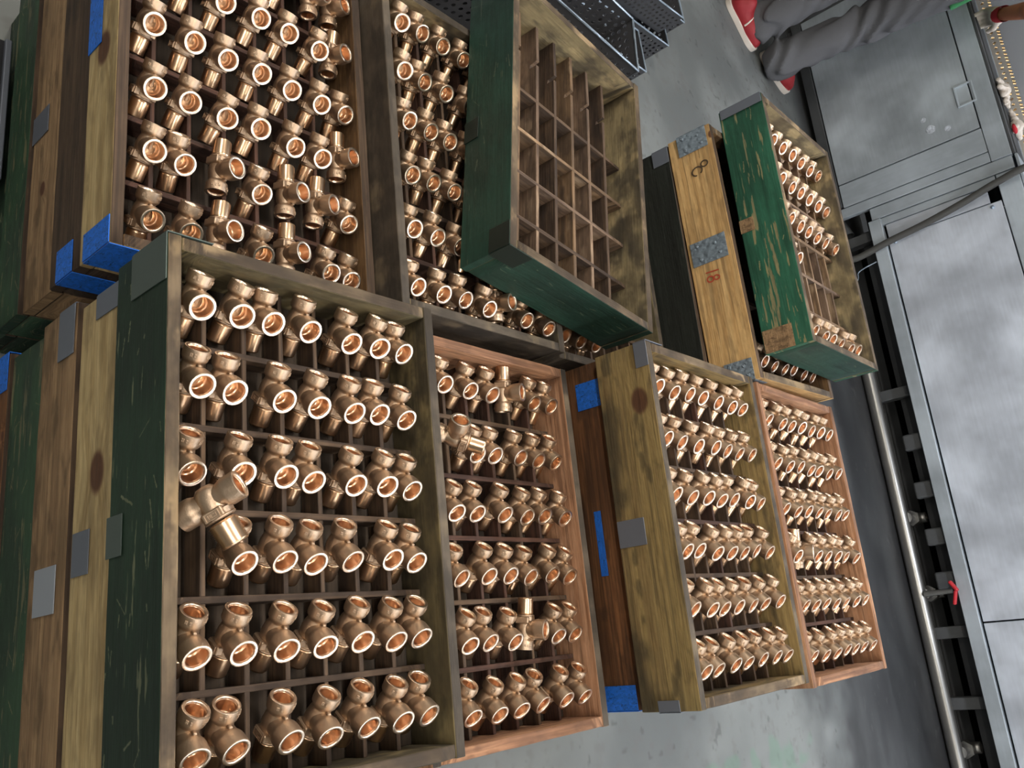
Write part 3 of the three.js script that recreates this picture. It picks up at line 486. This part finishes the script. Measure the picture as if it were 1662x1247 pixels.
// ------------------------------------------------------------------ steel bench along the far side
{
  const X = 4.1;
  const A = thing('steel_cabinet', 'grey steel bench cabinet with a dented door and recessed pull', 'cabinet', null, [X, 0, -2.44]);
  const la = (x0, x1, y0, y1, z0, z1, r) => boxAt(x0 - X, x1 - X, y0, y1, z0 + 2.44, z1 + 2.44, r);
  const door = part('door', la(X, X + 0.03, 0.085, 0.745, -3.0, -2.022, 0.003), ST.door, A);
  // recessed pull: raised lip round a shallow tray
  const pull = [[0.689, 0.762, -2.262, -2.254], [0.689, 0.762, -2.162, -2.154], [0.684, 0.692, -2.262, -2.154], [0.758, 0.766, -2.262, -2.154]].map(([a, b, c, d]) => la(X - 0.008, X + 0.002, a, b, c, d, 0.002));
  part('door_pull', mergeGeometries(pull), ST.frame, door);
  const dentG = new THREE.SphereGeometry(0.022, 14, 8).scale(0.1, 1, 1);
  part('dent', dentG, ST.panel, door, [0.0, 0.55, 0.33]); part('dent', dentG, ST.panel, door, [0.0, 0.53, 0.27]).scale.setScalar(0.6); part('dent', dentG, ST.panel, door, [0.001, 0.62, 0.36]).scale.setScalar(0.8);
  part('bottom_rail', la(X - 0.004, X + 0.03, 0.03, 0.08, -3.05, -1.9, 0.003), ST.dull, A);
  part('top_rail', la(X - 0.004, X + 0.03, 0.75, 0.835, -3.05, -1.84, 0.004), ST.frame, A);
  part('stile', la(X, X + 0.03, 0.085, 0.748, -2.016, -1.895, 0.003), ST.frame, A);
  part('stile', la(X - 0.002, X + 0.03, 0.06, 0.748, -1.89, -1.842, 0.003), ST.frame, A);
  part('back_panel', la(X + 0.55, X + 0.57, 0.03, 0.8, -3.05, -1.84, 0.003), ST.dull, A);
  for (const z of [-3.0, -1.9]) part('leg', la(X + 0.02, X + 0.07, 0, 0.06, z, z + 0.05, 0.003), ST.dull, A);
  part('ledge', la(X - 0.004, X + 0.05, 0.836, 0.846, -3.05, -1.84, 0.002), ST.dull, A);
  part('groove', la(X + 0.05, X + 0.08, 0.80, 0.812, -3.05, -1.84, 0.002), ST.black, A);
  part('table_plate', la(X + 0.08, X + 0.22, 0.836, 0.848, -3.05, -1.84, 0.002), ST.dull, A);
  part('trough', la(X + 0.22, X + 0.36, 0.79, 0.80, -3.05, -1.84, 0.002), ST.black, A);
  part('trough_wall', la(X + 0.215, X + 0.222, 0.80, 0.852, -3.05, -1.84, 0.001), ST.frame, A);
  part('back_plate', la(X + 0.50, X + 0.53, 0.80, 1.05, -3.05, -1.84, 0.002), mat({ color: 0xb8c0cc, roughness: 0.6 }), A);
  // perforated rack strip
  const sh = new THREE.Shape(); sh.moveTo(0, 0); sh.lineTo(1.2, 0); sh.lineTo(1.2, 0.05); sh.lineTo(0, 0.05);
  for (let i = 0; i < 40; i++) { const h = new THREE.Path(); h.absellipse(0.02 + i * 0.0297, 0.026, 0.008, 0.008, 0, 6.2832, true); sh.holes.push(h); }
  part('rack_strip', uvMetres(new THREE.ExtrudeGeometry(sh, { depth: 0.003, bevelEnabled: false, curveSegments: 5 })), mat({ color: 0xc9c6c0, roughness: 0.6, metalness: 0.3 }), A, [0.37, 0.835, -0.6], [0, -Math.PI / 2, 0]);
  part('rack_shelf', la(X + 0.37, X + 0.5, 0.80, 0.835, -3.05, -1.84, 0.002), ST.dull, A);

  const B = thing('steel_cabinet', 'long grey steel bench with two wide smooth front panels above a low rail', 'cabinet', null, [X, 0, 0]);
  const lb = (x0, x1, y0, y1, z0, z1, r) => boxAt(x0 - X, x1 - X, y0, y1, z0, z1, r);
  part('stile', lb(X - 0.002, X + 0.03, 0.20, 0.83, -1.836, -1.775, 0.003), ST.frame, B);
  part('stile', lb(X, X + 0.03, 0.20, 0.745, -1.771, -1.735, 0.003), ST.frame, B);
  part('filler_panel', lb(X + 0.002, X + 0.02, 0.255, 0.70, -1.731, -1.655, 0.002), ST.panel, B);
  part('front_panel', lb(X, X + 0.02, 0.25, 0.745, -1.65, 0.122, 0.003), ST.panel, B);
  part('front_panel', lb(X, X + 0.02, 0.25, 0.745, 0.128, 1.9, 0.003), ST.panel, B);
  part('bottom_rail', lb(X - 0.012, X + 0.03, 0.183, 0.241, -1.77, 2.0, 0.003), ST.frame, B);
  part('top_rail', lb(X - 0.004, X + 0.03, 0.75, 0.84, -1.77, 2.0, 0.004), ST.frame, B);
  part('table_plate', lb(X - 0.004, X + 0.55, 0.842, 0.854, -1.836, 2.0, 0.003), ST.frame, B);
  part('back_panel', lb(X + 0.55, X + 0.57, 0.0, 0.84, -1.83, 2.0, 0.003), ST.dull, B);
  part('inner_rail', lb(X + 0.09, X + 0.13, 0.11, 0.165, -1.77, 2.0, 0.004), ST.dull, B);
  part('under_tray', lb(X + 0.1, X + 0.5, 0.16, 0.18, -1.77, 2.0, 0.004), ST.dark, B);
  for (const z of [-1.74, -0.95, 0.13, 0.42, 1.2, 1.9]) part('leg', lb(X + 0.03, X + 0.085, 0, 0.19, z, z + 0.05, 0.004), ST.dull, B);
  for (const z of [-0.72, -0.5, -0.29, -0.1]) part('bracket', lb(X + 0.005, X + 0.05, 0.10, 0.185, z, z + 0.075, 0.01), ST.dull, B);
  for (const [y, z] of [[0.705, -1.63], [0.28, -1.63], [0.705, 0.10]]) part('screw', new THREE.SphereGeometry(0.009, 10, 6), ST.zinc, B, [-0.001, y, z]);
  const chan = single('cable_channel', mergeGeometries([boxAt(4.20, 4.32, 0, 0.006, -1.75, 2.1, 0.001), boxAt(4.20, 4.206, 0, 0.03, -1.75, 2.1, 0.001), boxAt(4.314, 4.32, 0, 0.05, -1.75, 2.1, 0.001)]), ST.dull, 'flat dull metal channel lying on the floor behind the round pipe', 'channel');

  // pipe on the floor with its fittings
  const P = thing('steel_pipe', 'long shiny round steel pipe on the floor along the bench', 'pipe', null, [4.07, 0.03, 0]);
  part('tube', new THREE.CylinderGeometry(0.03, 0.03, 3.9, 20).rotateX(Math.PI / 2), ST.pipe, P, [0, 0, 0.15]);
  const nut = new THREE.CylinderGeometry(0.036, 0.036, 0.04, 6), elbow = new THREE.TorusGeometry(0.045, 0.024, 10, 12, Math.PI / 2), stub = new THREE.CylinderGeometry(0.022, 0.022, 0.07, 14);
  for (const z of [-0.35, -0.015, 0.63]) {
    const f = part('outlet', stub.clone().rotateZ(-Math.PI / 2), ST.pipe, P, [0.05, 0.02, z]);
    part('nut', nut.clone().rotateZ(-Math.PI / 2), ST.pipe, f, [0.045, 0, 0]); part('elbow', elbow, ST.pipe, f, [0.05, 0.045, 0], [0, 0, -Math.PI / 2]);
  }
  const VH = thing('valve_handle', 'red lever valve handle beside the pipe under the bench', 'valve', null, [4.055, 0.165, -0.015]);
  part('stem', new THREE.CylinderGeometry(0.010, 0.013, 0.115, 12), ST.pipe, VH, [0.0, -0.05, 0]);
  part('lever', mergeGeometries([new RoundedBoxGeometry(0.022, 0.012, 0.06, 3, 0.005).rotateX(0.3).translate(0, 0.012, 0.028), new RoundedBoxGeometry(0.026, 0.014, 0.05, 3, 0.006).rotateX(-0.5).translate(0, 0.016, -0.02)]), MT.red, VH);
  // hose
  const pts = [[3.98, 0.03, -1.45], [4.03, 0.06, -1.585], [4.055, 0.12, -1.60], [4.07, 0.26, -1.632], [4.075, 0.42, -1.655], [4.07, 0.59, -1.685], [4.06, 0.755, -1.72], [4.05, 0.88, -1.735], [4.12, 1.0, -1.74], [4.4, 1.05, -1.74]].map((a) => V3(...a));
  single('rubber_hose', new THREE.TubeGeometry(new THREE.CatmullRomCurve3(pts), 90, 0.016, 12), MT.rubber, 'grey rubber hose rising diagonally in front of the steel bench', 'hose');
  // small metal cup and bent wire by the leg gap
  const cup = thing('metal_cup', 'small dull metal cup on its side in the gap under the bench', 'cup', null, [4.16, 0.041, -1.80], 0);
  part('cup_wall', lathe([[0.036, 0.04], [0.038, 0.04], [0.032, -0.04], [0.0001, -0.04], [0.0001, -0.037], [0.030, -0.037], [0.036, 0.04]], 20).rotateX(1.3), ST.dull, cup);
  single('bent_wire', new THREE.TubeGeometry(new THREE.CatmullRomCurve3([V3(4.085, 0.18, -1.56), V3(4.075, 0.12, -1.545), V3(4.07, 0.09, -1.53), V3(4.065, 0.085, -1.50), V3(4.03, 0.003, -1.40)]), 30, 0.003, 6), ST.zinc, 'thin bent steel wire dangling under the bench by the hose', 'wire');

  // little brass pins standing in the rack strip
  const pinG = lathe([[0.0001, -0.035], [0.007, -0.035], [0.008, -0.033], [0.008, 0.0], [0.0062, 0.002], [0.0062, 0.030], [0.0052, 0.033], [0.0001, 0.033]], 10).rotateZ(-Math.PI / 2 + 0.7);
  const pinM = mat({ color: new THREE.Color().setRGB(0.62, 0.42, 0.2), metalness: 0.85, roughness: 0.4 });
  for (let i = 0; i < 52; i++) { const p = single('brass_pin', pinG, pinM, 'small brass pin in the white perforated rack on the bench, one of a close row', 'pin', 'brass pins in the bench rack'); p.position.set(X + 0.40, 0.87, -3.0 + 0.02 + i * 0.0195); p.rotation.y = 0.1 * Math.sin(i * 3.7); }
  // gloves thrown on the ledge
}

// ------------------------------------------------------------------ marching-cubes modelling of soft shapes
function capD(p, a, b, ra, rb) {
  const bx = b[0] - a[0], by = b[1] - a[1], bz = b[2] - a[2], px = p[0] - a[0], py = p[1] - a[1], pz = p[2] - a[2];
  const h = Math.max(0, Math.min(1, (px * bx + py * by + pz * bz) / (bx * bx + by * by + bz * bz + 1e-12)));
  return Math.hypot(px - bx * h, py - by * h, pz - bz * h) - (ra + (rb - ra) * h);
}
function field(bones, k = 0.03) {
  return (p) => { let d = 1e3; for (const [a, b, ra, rb, kk] of bones) { const e = capD(p, a, b, ra, rb), q = kk ?? k, h = Math.max(0, q - Math.abs(d - e)) / q; d = Math.min(d, e) - h * h * q * 0.25; } return d; };
}
function mcGeo(f, c, half, res) {
  const mc = new MarchingCubes(res, new THREE.MeshStandardMaterial(), false, false, 400000); mc.isolation = 0; mc.reset();
  const h = res / 2, p = [0, 0, 0];
  for (let z = 0; z < res; z++) for (let y = 0; y < res; y++) for (let x = 0; x < res; x++) {
    p[0] = c[0] + ((x - h) / h) * half; p[1] = c[1] + ((y - h) / h) * half; p[2] = c[2] + ((z - h) / h) * half;
    mc.field[z * res * res + y * res + x] = -f(p);
  }
  mc.update();
  const n = mc.count, g = new THREE.BufferGeometry(), pos = new Float32Array(n * 3);
  for (let i = 0; i < n; i++) { pos[i * 3] = c[0] + mc.positionArray[i * 3] * half; pos[i * 3 + 1] = c[1] + mc.positionArray[i * 3 + 1] * half; pos[i * 3 + 2] = c[2] + mc.positionArray[i * 3 + 2] * half; }
  g.setAttribute('position', new THREE.BufferAttribute(pos, 3));
  const m = mergeVertices(g, 1e-5); m.computeVertexNormals();
  return m;
}
// worker at the bench
{
  const O = [3.76, 0, -2.66];
  const t = thing('person', 'person in grey trousers and red shoes standing at the bench, gloved hands on it', 'person', null, O);
  const skin = mat({ color: 0xa8694c, roughness: 0.6 }), cloth = mat({ color: 0x57585c, roughness: 0.95 }), shirtM = mat({ color: 0xd6b42e, roughness: 0.9 }), green = mat({ color: 0x3f8a5a, roughness: 0.9 }), shoeM = mat({ color: 0x98242c, roughness: 0.6 }), hairM = mat({ color: 0x171310, roughness: 0.7 });
  const L = (a) => [a[0] - O[0], a[1] - O[1], a[2] - O[2]];
  const bone = (a, b, ra, rb, k) => [L(a), L(b), ra, rb, k];
  const hips = [3.76, 0.93, -2.66], chest = [3.82, 1.2, -2.67], neck = [3.85, 1.37, -2.67], head = [3.90, 1.51, -2.66];
  const sR = [3.84, 1.31, -2.51], eR = [3.955, 1.08, -2.375], wR = [4.125, 0.94, -2.53], sL = [3.84, 1.31, -2.83], eL = [3.97, 1.08, -2.93], wL = [4.14, 0.95, -2.82];
  const hR = [4.205, 0.878, -2.60], hL = [4.225, 0.885, -2.75];
  const bodyF = field([bone(hips, chest, 0.10, 0.12), bone(chest, neck, 0.10, 0.055), bone([3.82, 1.25, -2.6], [3.82, 1.25, -2.74], 0.1, 0.1), bone(neck, head, 0.05, 0.05), bone([3.895, 1.555, -2.66], [3.91, 1.525, -2.66], 0.088, 0.085), bone([3.935, 1.47, -2.66], [3.955, 1.445, -2.66], 0.055, 0.04),
    bone([3.99, 1.515, -2.66], [4.005, 1.49, -2.66], 0.011, 0.015, 0.015), bone([3.99, 1.465, -2.675], [3.99, 1.465, -2.645], 0.01, 0.01, 0.012), bone([3.985, 1.545, -2.70], [3.985, 1.545, -2.62], 0.012, 0.012, 0.02), bone([3.89, 1.53, -2.565], [3.885, 1.49, -2.568], 0.014, 0.012, 0.015), bone([3.89, 1.53, -2.755], [3.885, 1.49, -2.752], 0.014, 0.012, 0.015),
    bone(sR, eR, 0.05, 0.038), bone(eR, wR, 0.040, 0.027), bone(sL, eL, 0.05, 0.038), bone(eL, wL, 0.040, 0.027)], 0.035);
  const bc = L([3.98, 1.25, -2.66]);
  const body = part('body', mcGeo(bodyF, bc, 0.46, 104), skin, t);
  for (const s of [-1, 1]) { const e = part('eye', new THREE.SphereGeometry(0.012, 12, 8), mat({ color: 0xe8e4de, roughness: 0.3 }), t, L([3.976, 1.53, -2.66 + s * 0.032])); part('pupil', new THREE.SphereGeometry(0.006, 8, 6), hairM, e, [0.008, -0.001, 0]); }
  part('hair', mcGeo((p) => { const q = [p[0] + O[0], p[1] + O[1], p[2] + O[2]], d = Math.hypot(q[0] - 3.885, (q[1] - 1.56) * 0.95, q[2] + 2.66) - 0.103; return Math.max(d, (q[0] - 3.93) * 0.8 - (q[1] - 1.56) * 0.9, 1.47 - q[1]); }, L([3.89, 1.56, -2.66]), 0.14, 40), hairM, t);
  const shirtF = field([bone([3.76, 0.86, -2.66], chest, 0.125, 0.135), bone([3.77, 0.9, -2.6], [3.77, 0.9, -2.72], 0.11, 0.11), bone(chest, [3.84, 1.33, -2.67], 0.12, 0.075), bone([3.82, 1.25, -2.57], [3.82, 1.25, -2.77], 0.105, 0.105), bone(sR, [3.94, 1.11, -2.395], 0.066, 0.052), bone(sL, [3.955, 1.11, -2.91], 0.066, 0.052)], 0.05);
  part('shirt', mcGeo((p) => Math.max(shirtF(p), 0.90 - p[1]), L([3.84, 1.06, -2.66]), 0.4, 80), shirtM, t);
  const cR = L([4.02, 1.02, -2.434]);
  // apron bib and skirt
  part('apron', mcGeo((p) => { const q = [p[0] + O[0], p[1] + O[1], p[2] + O[2]]; const bodyD = Math.hypot((q[0] - 3.775) / 1.0, (q[2] + 2.66) / 1.35) - 0.135; return Math.max(Math.abs(bodyD) - 0.012, 3.80 - q[0], 0.80 - q[1], q[1] - 1.08); }, L([3.85, 0.94, -2.66]), 0.26, 60), green, t);
  // trousers: two baggy legs with folds at knee and hem
  const a1 = [3.50, 0.085, -2.67], k1 = [3.60, 0.47, -2.76], h1 = [3.72, 0.86, -2.78], a2 = [3.63, 0.075, -2.53], k2 = [3.80, 0.46, -2.605], h2 = [3.79, 0.86, -2.585];
  const tf = field([bone(a1, k1, 0.084, 0.082), bone(k1, h1, 0.088, 0.108), bone(a2, k2, 0.084, 0.08), bone(k2, h2, 0.083, 0.11), bone([3.76, 0.88, -2.61], [3.76, 0.93, -2.71], 0.115, 0.11)], 0.03);
  const fold = (p) => { const y = p[1]; return 0.008 * Math.sin(y * 60 + p[2] * 40 + 3 * Math.sin(p[0] * 30)) * (0.3 + Math.exp(-(((y - 0.46) / 0.12) ** 2)) + Math.exp(-(((y - 0.1) / 0.08) ** 2))); };
  part('trousers', mcGeo((p) => Math.max(tf(p) + fold(p), 0.03 - p[1] - 0.25 * (p[0] + 0.2), p[1] - 0.96), L([3.66, 0.5, -2.66]), 0.5, 104), cloth, t);
  const shoe = (x, z, yaw, y = 0) => {
    const F = (bones) => field(bones, 0.03), g = mcGeo((p) => Math.max(F([[[-0.075, 0.045, 0], [0.06, 0.042, 0], 0.042, 0.042], [[0.05, 0.036, 0], [0.105, 0.03, 0], 0.045, 0.032], [[-0.07, 0.06, 0], [-0.06, 0.085, 0], 0.04, 0.038]])(p), 0.022 - p[1]), [0, 0.06, 0], 0.16, 56);
    const s = part('shoe', g, shoeM, t, [x - O[0], y, z - O[2]], [0, yaw, 0]);
    const so = new THREE.Shape(); so.absellipse(0.08, 0, 0.062, 0.048, -1.6, 1.6); so.absellipse(-0.08, 0, 0.045, 0.042, 1.6, 4.7);
    part('sole', new THREE.ExtrudeGeometry(so, { depth: 0.02, bevelEnabled: true, bevelSize: 0.003, bevelThickness: 0.003, bevelSegments: 2, curveSegments: 16 }).rotateX(-Math.PI / 2).translate(0, 0.003, 0), MT.cotton, s);
    for (const k of [0, 1]) part('stripe', new THREE.TorusGeometry(0.0445, 0.006, 6, 20, Math.PI).rotateY(Math.PI / 2 + 0.3).translate(0.0 + k * 0.04, 0.036, 0), MT.cotton, s);
    return s;
  };
  shoe(3.43, -2.68, -0.75); shoe(3.745, -2.565, -0.35);
  // gloves with five curled fingers each and a red knitted cuff
  const glove = (w, h, mir) => {
    const d = V3(h[0] - w[0], h[1] - w[1], h[2] - w[2]).normalize(), up = V3(0, 1, 0), sd = V3().crossVectors(d, up).normalize().multiplyScalar(mir), n = V3().crossVectors(sd, d).normalize(); if (n.y < 0) n.negate();
    const c = V3(...w), at = (a, b, e) => { const q = c.clone().addScaledVector(d, a).addScaledVector(sd, b).addScaledVector(n, e); return L([q.x, q.y, q.z]); };
    const bones = [[at(0.0, 0, 0), at(0.03, 0, 0.002), 0.030, 0.030]];
    for (const [b, len, e] of [[-0.03, 0.058, 0], [-0.010, 0.07, 0.003], [0.010, 0.074, 0.004], [0.030, 0.066, 0.001]]) {
      bones.push([at(0.01, b * 0.7, 0), at(0.085, b, e + 0.004), 0.019, 0.0135, 0.012], [at(0.085, b, e + 0.004), at(0.085 + len * 0.5, b * 1.05, e - 0.006), 0.0118, 0.0108, 0.006], [at(0.085 + len * 0.5, b * 1.05, e - 0.006), at(0.085 + len * 0.85, b * 1.05, e - 0.034), 0.0108, 0.0092, 0.006]);
    }
    bones.push([at(0.02, 0.028, -0.006), at(0.055, 0.052, -0.014), 0.016, 0.0125, 0.012], [at(0.055, 0.052, -0.014), at(0.088, 0.058, -0.026), 0.0122, 0.0105, 0.006]);
    const g = part('glove', mcGeo(field(bones, 0.01), at(0.075, 0.01, -0.005), 0.105, 72), MT.cotton, t);
    const cuff = new THREE.CylinderGeometry(0.034, 0.036, 0.06, 20, 3, true), m = part('cuff', cuff, MT.redKnit, g, at(-0.022, 0, 0)); m.quaternion.setFromUnitVectors(V3(0, 1, 0), d); MT.redKnit.side = THREE.DoubleSide;
  };
  glove(wR, [4.19, 0.89, -2.585], 1); glove(wL, [4.22, 0.89, -2.77], -1);
}
// two cotton gloves thrown on the bench plate
{
  const crumple = (x, y, z, yaw, s, label) => {
    const t = thing('cotton_glove', label, 'glove', null, [x, y, z], yaw);
    const b = [[[0, 0.018, 0], [0.04, 0.02, 0.012], 0.026, 0.028], [[0.04, 0.022, 0.02], [0.085, 0.016, 0.05], 0.016, 0.012, 0.006], [[0.045, 0.022, 0.0], [0.1, 0.018, 0.01], 0.016, 0.012, 0.006], [[0.04, 0.02, -0.02], [0.09, 0.014, -0.035], 0.015, 0.012, 0.006], [[0.03, 0.02, -0.025], [0.05, 0.014, -0.07], 0.014, 0.011, 0.006], [[0.0, 0.02, 0.02], [0.02, 0.014, 0.065], 0.015, 0.012, 0.006], [[0, 0.018, 0], [-0.05, 0.016, 0], 0.028, 0.026]];
    const f = field(b, 0.012);
    part('glove_body', mcGeo((p) => Math.max(f(p) + 0.0025 * Math.sin(p[0] * 160 + 3 * Math.sin(p[2] * 90)), 0.001 - p[1]), [0.02, 0.03, 0], 0.13, 64), MT.cotton, t);
    part('cuff', new THREE.CapsuleGeometry(0.021, 0.018, 6, 16).rotateZ(Math.PI / 2).scale(0.8, 0.55, 1.25).translate(-0.062, 0.014, 0), MT.redKnit, t);
    t.scale.setScalar(s);
  };
  crumple(4.205, 0.849, -2.2, -2.4, 0.92, 'white cotton glove with red cuff lying on the bench edge nearest the person');
  crumple(4.25, 0.849, -2.03, 0.6, 0.92, 'second white cotton glove with red cuff, further from the person');
}

// ------------------------------------------------------------------ perforated trays on the floor behind the crates
{
  const sheet = (w, h, nx, ny, r) => {
    const s = new THREE.Shape(); s.moveTo(-w / 2, 0); s.lineTo(w / 2, 0); s.lineTo(w / 2, h); s.lineTo(-w / 2, h);
    for (let i = 0; i < nx; i++) for (let j = 0; j < ny; j++) { const p = new THREE.Path(); p.absellipse(-w / 2 + (w * (i + 0.5 + (j % 2) * 0.25 - 0.125)) / nx, h * (0.15 + (0.72 * (j + 0.5)) / ny), r, r, 0, 6.2832, true); s.holes.push(p); }
    return uvMetres(new THREE.ExtrudeGeometry(s, { depth: 0.0015, bevelEnabled: false, curveSegments: 4 }));
  };
  const sideG = sheet(0.6, 0.1, 26, 4, 0.0055), endG = sheet(0.16, 0.1, 7, 4, 0.006), botG = boxAt(-0.3, 0.3, 0, 0.002, -0.08, 0.08, 0.0005), rimG = new THREE.CylinderGeometry(0.003, 0.003, 0.6, 6).rotateZ(Math.PI / 2), rimE = new THREE.CylinderGeometry(0.003, 0.003, 0.16, 6).rotateX(Math.PI / 2);
  const tray = (x, y, z, yaw, label, tilt = 0) => {
    const t = thing('perforated_tray', label, 'tray', 'perforated metal trays behind the crates', [x, y, z], yaw); t.rotation.x = tilt;
    part('side_plate', sideG, ST.perf, t, [0, 0, 0.0785]); part('side_plate', sideG, ST.perf, t, [0, 0, -0.08]);
    part('end_plate', endG, ST.perf, t, [0.2985, 0, 0], [0, Math.PI / 2, 0]); part('end_plate', endG, ST.perf, t, [-0.3, 0, 0], [0, Math.PI / 2, 0]);
    part('bottom_plate', botG, ST.perf, t);
    for (const s of [-1, 1]) { part('rim', rimG, ST.zinc, t, [0, 0.101, s * 0.08]); part('rim', rimE, ST.zinc, t, [s * 0.3, 0.101, 0]); }
  };
  tray(1.93, 0, -1.83, 0.05, 'grey perforated metal tray on the floor nearest the empty green crate');
  tray(2.13, 0, -2.03, 0.08, 'grey perforated metal tray in the middle of the three on the floor');
  tray(2.30, 0, -2.23, 0.06, 'grey perforated metal tray farthest from the empty green crate');
  tray(2.06, 0.1035, -2.04, 0.1, 'upper grey perforated tray stacked on the middle floor tray');
  tray(1.35, 0, -1.42, 0.1, 'lowest perforated tray of the pile behind the dark grey rimmed crate');
  tray(1.33, 0.1035, -1.40, 0.02, 'second perforated tray of the pile behind the dark grey rimmed crate');
  tray(1.36, 0.207, -1.41, 0.12, 'third perforated tray of the pile behind the dark grey rimmed crate');
  tray(1.30, 0.3105, -1.38, -0.1, 'topmost perforated tray of the pile behind the dark grey rimmed crate');
}
// low dark metal stand on the floor beside the stack behind the front stack
{
  const t = thing('metal_stand', 'low dark metal stand with pale edge on the floor beside the far stack', 'stand', null, [0.266, 0, -0.90]);
  part('plate', boxAt(-0.09, 0.09, 0.05, 0.062, -0.01, 0.22, 0.003), ST.dark, t); part('edge_strip', boxAt(0.085, 0.094, 0.045, 0.068, -0.01, 0.22, 0.002), ST.zincDull, t);
  for (const x of [-0.08, 0.07]) for (const z of [0, 0.2]) part('foot', boxAt(x, x + 0.012, 0, 0.05, z, z + 0.012, 0.002), ST.dark, t);
}

renderer.render(scene, camera);
